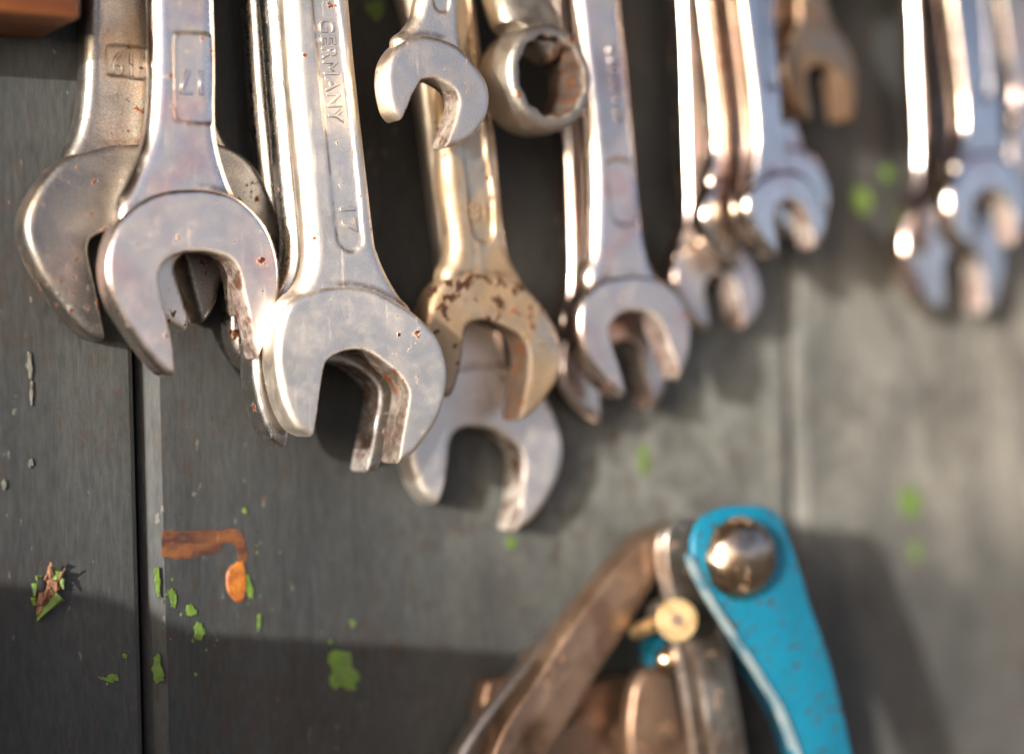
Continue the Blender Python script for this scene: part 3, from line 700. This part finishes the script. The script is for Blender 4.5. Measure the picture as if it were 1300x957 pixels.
# G: right edge bundle
wrench('open_end_wrench', 'very blurred glaring chrome wrench, front of the bundle at the right edge', GG, 20,
       [(1213, 222), (1225, 200), (1248, 189), (1275, 194), (1298, 220), (1308, 255), (1305, 290), (1292, 312, 1), (1225, 316, 1), (1212, 300), (1205, 270), (1205, 242)],
       [(1238, 312), (1236, 285), (1236, 262), (1244, 248), (1258, 242), (1273, 248), (1282, 262), (1286, 285), (1290, 312)],
       [(1210, 0), (1219, 70), (1226, 132), (1226, 175), (1214, 214), (1230, 235, 1)],
       [(1262, 0), (1269, 70), (1275, 132), (1278, 175), (1290, 214), (1286, 235, 1)], POLISH2, t=6, step=.4, r=1.8, rs=1.25, h=.6,
       panel=[(1232, -10), (1238, 60), (1243, 120), (1252, 126), (1259, 120), (1256, 60), (1250, -10)], pdepth=.5)
wrench('open_end_wrench', 'very blurred chrome wrench hanging lowest at right edge, left of the glaring one', GG, 10,
       [(1155, 268), (1170, 252), (1200, 244), (1235, 250), (1262, 275), (1276, 315), (1277, 355), (1266, 396, 1), (1252, 400, 1), (1190, 400, 1), (1175, 388), (1158, 355), (1148, 315)],
       [(1197, 402), (1200, 375), (1200, 345), (1206, 325), (1222, 312), (1238, 322), (1245, 345), (1248, 375), (1251, 402)],
       [(1160, 0), (1165, 110), (1168, 200), (1164, 240), (1156, 270), (1172, 290, 1)],
       [(1192, 0), (1200, 110), (1206, 200), (1222, 245), (1240, 290, 1)], POLISH2, t=6, step=.4, r=1.8, rs=1.25, h=.6)
wrench('open_end_wrench', 'very blurred wrench cut off by the right edge of the view', GG, 14,
       [(1290, 150), (1310, 140), (1340, 150), (1360, 190), (1362, 240), (1350, 275, 1), (1305, 280, 1), (1288, 255), (1282, 200)],
       [(1312, 280), (1310, 250), (1310, 225), (1318, 210), (1332, 215), (1338, 235), (1342, 278)],
       [(1272, 0), (1282, 70), (1290, 120), (1288, 155), (1300, 180, 1)],
       [(1318, 0), (1328, 70), (1336, 120), (1346, 160), (1345, 180, 1)], POLISH, t=6, step=.4, r=1.6, rs=1.25, h=.6)

# ------------------------------------------------------------------ box-end wrench
def ring_wrench():
    dm = 0.030
    C0 = P(701, 97, dm)
    root = empty('ring_wrench', C0)
    tag(root, 'dull ring wrench with rusty twelve-point hole, right of the small open-end wrench', 'wrench')
    Ro, Ri, T = 0.01015, 0.0074, 0.0105
    # axis of the ring, pointing out of its front rim
    axis = Vector((0.10, -1, 0.02)).normalized()
    xa = Vector((1, 0, 0)); xa = (xa - axis * xa.dot(axis)).normalized(); za = xa.cross(axis).normalized()
    if za.z < 0: za = -za
    seg = 144
    def hole_r(a, base):
        # twelve-point profile: two hexagons overlapped
        k = (a % (math.pi / 6)) / (math.pi / 6)
        return base * (1.0 - 0.085 * abs(2 * k - 1) ** 0.8 + 0.03)
    prof = []   # (radius, depth along axis from front, kind)
    outer_p = [(Ri + .0008, 0.0, 0), (Ro - .0011, 0.0, 0), (Ro - .0003, -.0004, 0), (Ro, -.0013, 0), (Ro + .0003, -T * .5, 0), (Ro, -T + .0013, 0), (Ro - .0005, -T + .0003, 0), (Ri + .0008, -T, 0)]
    inner_p = [(Ri + .0003, -T + .0004, 1), (Ri, -T + .0014, 1), (Ri, -T * .5, 1), (Ri, -.0014, 1), (Ri + .0003, -.0004, 1)]
    loop = outer_p + inner_p
    bm = bmesh.new(); grid = []
    for i in range(seg):
        a = 2 * math.pi * i / seg; row = []
        for rr, dd, kd in loop:
            q = hole_r(a, rr) if kd else rr
            row.append(bm.verts.new(xa * (q * math.cos(a)) + za * (q * math.sin(a)) + axis * dd))
        grid.append(row)
    for i in range(seg):
        for j in range(len(loop)):
            bm.faces.new((grid[i][j], grid[(i + 1) % seg][j], grid[(i + 1) % seg][(j + 1) % len(loop)], grid[i][(j + 1) % len(loop)]))
    bmesh.ops.recalc_face_normals(bm, faces=bm.faces)
    me = bpy.data.meshes.new('ring_end'); bm.to_mesh(me); bm.free()
    at = me.attributes.new('slot', 'FLOAT', 'POINT')
    n = len(loop); at.data.foreach_set('value', [1.0 if (k % n) >= 8 else 0.0 for k in range(len(me.vertices))])
    o = link('ring_end', me, AGED, root); me.set_sharp_from_angle(angle=R(50))
    # handle: thick oval bar, rises up-left from the back of the ring
    path = [(C0 + axis * (-T * .55) + za * .0065 + xa * -.002, .0075, .0040), (P(676, 48, .024), .0074, .0042), (P(662, 18, .0225), .0072, .0040),
            (P(648, -15, .0215), .0065, .0036), (P(622, -90, .019), .0055, .0030), (P(560, -330, .014), .0052, .0028), (P(520, -480, .011), .0052, .0028)]
    bm = bmesh.new(); rings = []
    pts = [p[0] for p in path]
    for i, (c, rw, rd) in enumerate(path):
        t = (pts[min(i + 1, len(pts) - 1)] - pts[max(i - 1, 0)]).normalized()
        side = t.cross(Vector((0, 1, 0))).normalized(); out = side.cross(t).normalized()
        ring = []
        for k in range(24):
            a = 2 * math.pi * k / 24; ca, sa = math.cos(a), math.sin(a)
            e = 0.7
            ring.append(bm.verts.new(c - C0 + side * (rw * math.copysign(abs(ca) ** e, ca)) + out * (rd * math.copysign(abs(sa) ** e, sa))))
        rings.append(ring)
    for a, b in zip(rings, rings[1:]):
        for k in range(24): bm.faces.new((a[k], a[(k + 1) % 24], b[(k + 1) % 24], b[k]))
    bm.faces.new(rings[0][::-1]); bm.faces.new(rings[-1])
    bmesh.ops.recalc_face_normals(bm, faces=bm.faces)
    s = bm_obj('shank', bm, AGED, root, True)
    md = s.modifiers.new('sub', 'SUBSURF'); md.levels = 2; md.render_levels = 2
ring_wrench()

# ------------------------------------------------------------------ wooden block, top left
def box_bm(x0, x1, y0, y1, z0, z1, bev=0.0006):
    bm = bmesh.new(); bmesh.ops.create_cube(bm, size=1)
    bm.transform(Matrix.Translation(((x0 + x1) / 2, (y0 + y1) / 2, (z0 + z1) / 2)) @ Matrix.Diagonal((x1 - x0, y1 - y0, z1 - z0, 1)))
    if bev: bmesh.ops.bevel(bm, geom=list(bm.edges), offset=bev, segments=3, affect='EDGES', profile=.5)
    return bm
pb = P(53, 50, 0.0005)
bx, bz = pb.x, pb.z
bm = box_bm(-0.16, 0, -0.021, -0.0003, 0, 0.05)
o = bm_obj('wooden_block', bm, BLOCK, None, True); bpy.data.objects['wooden_block'].data.set_sharp_from_angle(angle=R(40))
o.location = (bx, 0, bz)
tag(o, 'red-brown stained wooden block fixed to the boards in the top left corner', 'block')

zt = P(650, 0, 0).z + 0.058
bm = box_bm(-0.9, 1.3, -0.16, -0.0005, 0, 0.022, .001)
o = bm_obj('shade_board', bm, PLANKWOOD, None, True); o.data.set_sharp_from_angle(angle=R(40)); o.location = (0, 0, zt)  # out-of-view board added to block skylight from the upper wall
tag(o, 'unseen rough wooden shelf board fixed to the wall above all the hanging wrenches', 'blocker')
# ------------------------------------------------------------------ splintered knot
kn = empty('splintered_knot', P(62, 750, 0)); kn.parent = None
K0 = kn.location.copy()
def shard(name, a, b, wdt_, th, d0, d1, material, parent, n=5):
    """ragged chip from pixel a to pixel b, standing d0..d1 mm out"""
    A, B = P(a[0], a[1], d0 / 1000), P(b[0], b[1], d1 / 1000)
    t = (B - A); Ln = t.length; t.normalize(); side = t.cross(Vector((0, -1, 0))).normalized(); out = side.cross(t).normalized()
    bm = bmesh.new(); rows = []
    for i in range(n + 1):
        f = i / n; wv = wdt_ * (1 - f) ** .7 * random.uniform(.8, 1.2) / 1000 + .00008
        c = A + t * Ln * f + side * random.uniform(-.12, .12) * wdt_ / 1000 - K0
        hh = th / 1000 * random.uniform(.6, 1.2)
        rows.append([bm.verts.new(c - side * wv), bm.verts.new(c - side * wv * random.uniform(.1, .5) + out * hh), bm.verts.new(c + side * wv * random.uniform(.2, .6) + out * hh * .8),
                     bm.verts.new(c + side * wv), bm.verts.new(c - out * hh * .5)])
    for r1, r2 in zip(rows, rows[1:]):
        for k in range(5): bm.faces.new((r1[k], r1[(k + 1) % 5], r2[(k + 1) % 5], r2[k]))
    bm.faces.new(rows[0][::-1]); bm.faces.new(rows[-1])
    bmesh.ops.recalc_face_normals(bm, faces=bm.faces)
    return bm_obj(name, bm, material, parent)
tag(kn, 'torn splintered knot with pink wood and green paint flakes on the left board', 'splinter')
W = 'wood_splinter'
shard(W, (66, 738), (63.5, 714), 1.0, .6, .6, 2.5, TORN, kn)
shard(W, (70, 742), (83, 721), .45, .3, 1.0, 2.6, TORN, kn)
shard(W, (64, 734), (70, 752), 1.6, .9, .8, 1.2, TORN, kn)
shard(W, (62, 750), (45, 768), 1.2, .9, .8, 1.5, TORN, kn)
shard(W, (58, 752), (46, 781), .9, .8, .5, .6, TORN, kn)
shard(W, (75, 740), (64, 756), 1.0, .9, .8, 1.2, TORN, kn)
shard(W, (58, 742), (66, 754), .9, .7, .8, 1.2, TORN, kn)
for k in range(16):
    ax_, ay_ = random.uniform(52, 74), random.uniform(738, 768)
    shard(W, (ax_, ay_), (ax_ + random.uniform(-9, 9), ay_ + random.uniform(-16, 12)), random.uniform(.15, .5), .3, random.uniform(.5, 1.6), random.uniform(.8, 2.2), TORN, kn)
Q = 'green_paint_flake'
shard(Q, (74, 734), (66, 718), 1.1, .25, 1.6, 1.2, GREEN, kn)
shard(Q, (73, 730), (79, 726), 1.0, .25, 1.6, 2.0, GREEN, kn)
shard(Q, (79, 734), (80, 748), .5, .3, 1.6, 2.2, GREEN, kn)
shard(Q, (76, 756), (46, 787), 1.1, .7, 1.8, .5, GREEN, kn)
shard(Q, (70, 756), (56, 779), .9, .5, .8, .5, GREEN, kn)
shard(Q, (44, 740), (43, 756), .6, .5, 1.0, .6, GREEN, kn)
shard(Q, (43, 758), (42, 768), .5, .5, .8, .5, GREEN, kn)
shard(Q, (46, 734), (53, 731), .5, .3, .8, .4, GREEN, kn)
bm = bmesh.new(); bmesh.ops.create_uvsphere(bm, u_segments=20, v_segments=10, radius=1)
hc = P(53, 743, 0.0012)
bm.transform(Matrix.Translation(hc - K0) @ Matrix.Diagonal((.0008, .0005, .0014, 1)))
bm_obj('dark_hole', bm, BLACK, kn, True)

# ------------------------------------------------------------------ blue riveted hand tool
T0 = P(935, 706, 0.03)
tool = empty('riveted_hand_tool', T0)
tag(tool, 'blue painted steel hand tool with big domed rivet, brown arm and brass screw', 'hand tool')
def plate(name, pts, d, th, material, bev=.0006, n=4, parent=None, tilt=0.0, lab=None):
    """steel plate: outline in photo pixels laid on the plane d (m) out from the wall, thickness th towards the wall.
    tilt: the plane leans out by this much per metre downward"""
    pp = smooth_path(pts, n=n)
    vs = []
    for x, y in pp:
        q = P(x, y, d)
        for _ in range(4): dd = d + tilt * (T0.z - q.z); q = P(x, y, dd)
        vs.append((q, dd))
    bm = bmesh.new()
    f = [bm.verts.new((q.x - T0.x, -dd - T0.y, q.z - T0.z)) for q, dd in vs]
    face = bm.faces.new(f)
    ex = bmesh.ops.extrude_face_region(bm, geom=[face])
    nv = [g for g in ex['geom'] if isinstance(g, bmesh.types.BMVert)]
    for v_ in nv: v_.co.y += th
    bmesh.ops.recalc_face_normals(bm, faces=bm.faces)
    es = [e for e in bm.edges if len(e.link_faces) == 2 and e.calc_face_angle(0) > R(50) and (e.link_faces[0] in bm.faces)]
    es = [e for e in es if abs(e.verts[0].co.y - e.verts[1].co.y) < th * .6]
    bmesh.ops.bevel(bm, geom=es, offset=bev, segments=3, affect='EDGES', profile=.5)
    o = bm_obj(name, bm, material, parent or tool, auto=40)
    if lab: o['label'] = lab
    return o
bt = BLUE.node_tree; bb = bt.nodes['Principled BSDF']; src = bb.inputs['Base Color'].links[0].from_socket
L(bt, mix(bt, math_(bt, 'MULTIPLY', ramp(bt, noise(bt, coords(bt), 110, 5, 0.7, .5), 0.45, 0.75), 0.45), src, (0.012, 0.055, 0.075)), bb.inputs['Base Color'])
plate('blue_plate', [(881, 702), (883, 677), (896, 656), (920, 644), (948, 642), (970, 643), (988, 653), (1000, 677), (1010, 705), (1018, 730), (1030, 772), (1046, 815), (1062, 870), (1076, 930), (1090, 1000, 1), (1020, 1000, 1), (998, 910), (976, 868), (955, 836), (930, 799), (907, 762), (890, 728)], .034, .0018, BLUE, bev=.0004, tilt=.10)
# the plate's folded flange running back toward the wall along its left edge
def flange(name, pts, d, depth, th, material, tilt):
    pp = smooth_path(pts, closed=False, n=4); bm = bmesh.new(); rows = []
    for x, y in pp:
        q = P(x, y, d)
        for _ in range(4): dd = d + tilt * (T0.z - q.z); q = P(x, y, dd)
        b_ = Vector((q.x, -dd, q.z)) - T0
        rows.append([bm.verts.new(b_ + Vector((0, .0003, 0))), bm.verts.new(b_ + Vector((th, .0003, 0))), bm.verts.new(b_ + Vector((th, depth, 0))), bm.verts.new(b_ + Vector((0, depth, 0)))])
    for r1, r2 in zip(rows, rows[1:]):
        for k in range(4): bm.faces.new((r1[k], r1[(k + 1) % 4], r2[(k + 1) % 4], r2[k]))
    bm.faces.new(rows[0][::-1]); bm.faces.new(rows[-1]); bmesh.ops.recalc_face_normals(bm, faces=bm.faces)
    bmesh.ops.bevel(bm, geom=[e for e in bm.edges if e.calc_face_angle(0) > R(60)], offset=.0004, segments=2, affect='EDGES')
    return bm_obj(name, bm, material, tool, auto=40)
WORN = simple('worn_pale_edge', (0.15, 0.19, 0.2), (0.05, 0.11, 0.14), 300, 0.4, 0.0001)
flange('plate_edge', [(878, 704), (887, 728), (905, 762), (929, 800), (953, 836), (975, 870), (997, 910), (1030, 1000)], .0350, .0032, .0012, WORN, .10)
def dome(name, c, rad, hgt, material, d, parent=tool, segs=48):
    bm = bmesh.new(); bmesh.ops.create_uvsphere(bm, u_segments=segs, v_segments=24, radius=1)
    q = P(c[0], c[1], d)
    for v_ in bm.verts:
        if v_.co.y > 0: v_.co.y *= .15
        v_.co = Vector((v_.co.x * rad, v_.co.y * hgt, v_.co.z * rad))
    from mathutils import noise as mn
    for v_ in bm.verts: v_.co *= 1 + 0.045 * mn.noise(v_.co * 420) + 0.02 * mn.noise(v_.co * 1100)
    bm.transform(Matrix.Translation(q - T0)); return bm_obj(name, bm, material, parent, True)
dome('domed_rivet', (938, 708), .0083, .0052, DOME, .0345)
plate('side_plate', [(845, 695), (850, 670), (866, 658), (884, 662), (880, 690), (890, 722), (908, 770), (925, 830), (940, 900), (955, 1000, 1), (915, 1000, 1), (900, 930), (890, 866), (868, 800), (852, 745)], .026, .002, DSTEEL, bev=.0005)
plate('side_plate', [(836, 705), (838, 680), (850, 664), (862, 660), (864, 690), (868, 730), (884, 790), (898, 850), (915, 930), (925, 1000, 1), (885, 1000, 1), (873, 900), (860, 830), (846, 760)], .021, .002, DSTEEL, bev=.0005)
plate('brown_arm', [(858, 664), (868, 664), (868, 690), (850, 712), (831, 742), (793, 805), (754, 866), (706, 945), (670, 1000, 1), (610, 1000, 1), (640, 925), (690, 850), (730, 790), (785, 720), (825, 682)], .018, .006, BRONZE, bev=.0009)
plate('rear_arm', [(835, 668), (850, 668), (850, 690), (820, 722), (775, 775), (715, 850), (660, 930), (620, 1000, 1), (560, 1000, 1), (600, 930), (650, 866), (715, 790), (770, 724), (805, 686)], .009, .005, DSTEEL, bev=.0012)
def cyl(name, A, B, rad, material, parent=tool, seg=32, bev=.0003):
    bm = bmesh.new(); t = B - A
    bmesh.ops.create_cone(bm, cap_ends=True, segments=seg, radius1=rad, radius2=rad, depth=t.length)
    bmesh.ops.bevel(bm, geom=[e for e in bm.edges if e.calc_face_angle(0) > R(60)], offset=bev, segments=3, affect='EDGES')
    rot = t.to_track_quat('Z', 'Y').to_matrix().to_4x4()
    off = parent.location if parent.type == 'EMPTY' else T0
    bm.transform(Matrix.Translation((A + B) / 2 - T0) @ rot); return bm_obj(name, bm, material, parent, auto=40)
sc = P(860, 787, .030)
sa = Vector((-0.45, -1, 0.05)).normalized()
scr = cyl('brass_screw', sc - sa * .0018, sc, .0042, BRASS, bev=.0005)
cyl('hex_socket', sc - sa * .0005, sc + sa * .00006, .0014, GRIME, scr, seg=6, bev=.0001)
cyl('cross_pin', sc + Vector((0, .003, 0)), P(805, 802, .016), .0016, BRASS)
cyl('cross_pin', P(846, 770, .018), P(828, 778, .014), .0022, DSTEEL)
plate('rear_channel_plate', [(895, 662), (930, 650), (968, 652), (990, 665), (1003, 700), (1020, 750), (1050, 850), (1080, 1000, 1), (985, 1000, 1), (950, 860), (920, 790), (898, 730)], .014, .0025, BLUE, bev=.0005)
cyl('rivet_shank', P(938, 708, .033), P(930, 708, .003), .0052, DSTEEL)
plate('blue_rear_plate', [(818, 815, 1), (833, 806), (845, 812), (880, 900), (900, 1000, 1), (860, 1000, 1), (830, 900)], .008, .002, BLUE, bev=.0003)
plate('rear_link', [(812, 862), (824, 850), (842, 846), (856, 858), (866, 900), (880, 950), (890, 1000, 1), (810, 1000, 1), (800, 940), (804, 885)], .013, .004, BRONZE, bev=.0012)
dome('rivet_head', (846, 838), .0030, .003, DOME, .017)
dome('round_collar', (702, 868), .0095, .006, BRONZE, .006)
plate('lower_jaw', [(632, 862), (660, 858), (700, 862), (760, 862), (800, 858), (860, 872), (880, 900), (900, 1000, 1), (620, 1000, 1), (610, 930), (618, 870)], .006, .005, BRONZE, bev=.001)
plate('blue_cover', [(905, 850), (930, 840), (955, 870), (985, 930), (1000, 1000, 1), (940, 1000, 1), (920, 930)], .016, .002, BLACK, bev=.0005)

# ------------------------------------------------------------------ what stands outside: yard floor, plank throwing the low shadow
bm = bmesh.new(); bmesh.ops.create_grid(bm, x_segments=1, y_segments=1, size=60)
bm.transform(Matrix.Translation((0, 0, -1.2)))
tag(bm_obj('ground', bm, CONCRETE), kind='structure')
s_ = 0.11
def caster(px, py):
    q = P(px, py, 0); return q + SUN / (-SUN.y) * s_
c1, c2 = caster(620, 826), caster(60, 791)
bm = bmesh.new()
prof = [(-0.45, c2.z), (c2.x - .02, c2.z + .010), (c2.x, c2.z), (c1.x, c1.z), (c1.x, -1.19), (-0.45, -1.19)]
fr = [bm.verts.new((x, -s_, z)) for x, z in prof]
f = bm.faces.new(fr); ex = bmesh.ops.extrude_face_region(bm, geom=[f])
for v_ in [g for g in ex['geom'] if isinstance(g, bmesh.types.BMVert)]: v_.co.y -= 0.018
bmesh.ops.recalc_face_normals(bm, faces=bm.faces)
o = bm_obj('standing_plank', bm, PLANKWOOD)
tag(o, 'rough wooden plank standing upright on the ground before the wall, left of the view', 'plank')
bpy.context.view_layer.update()
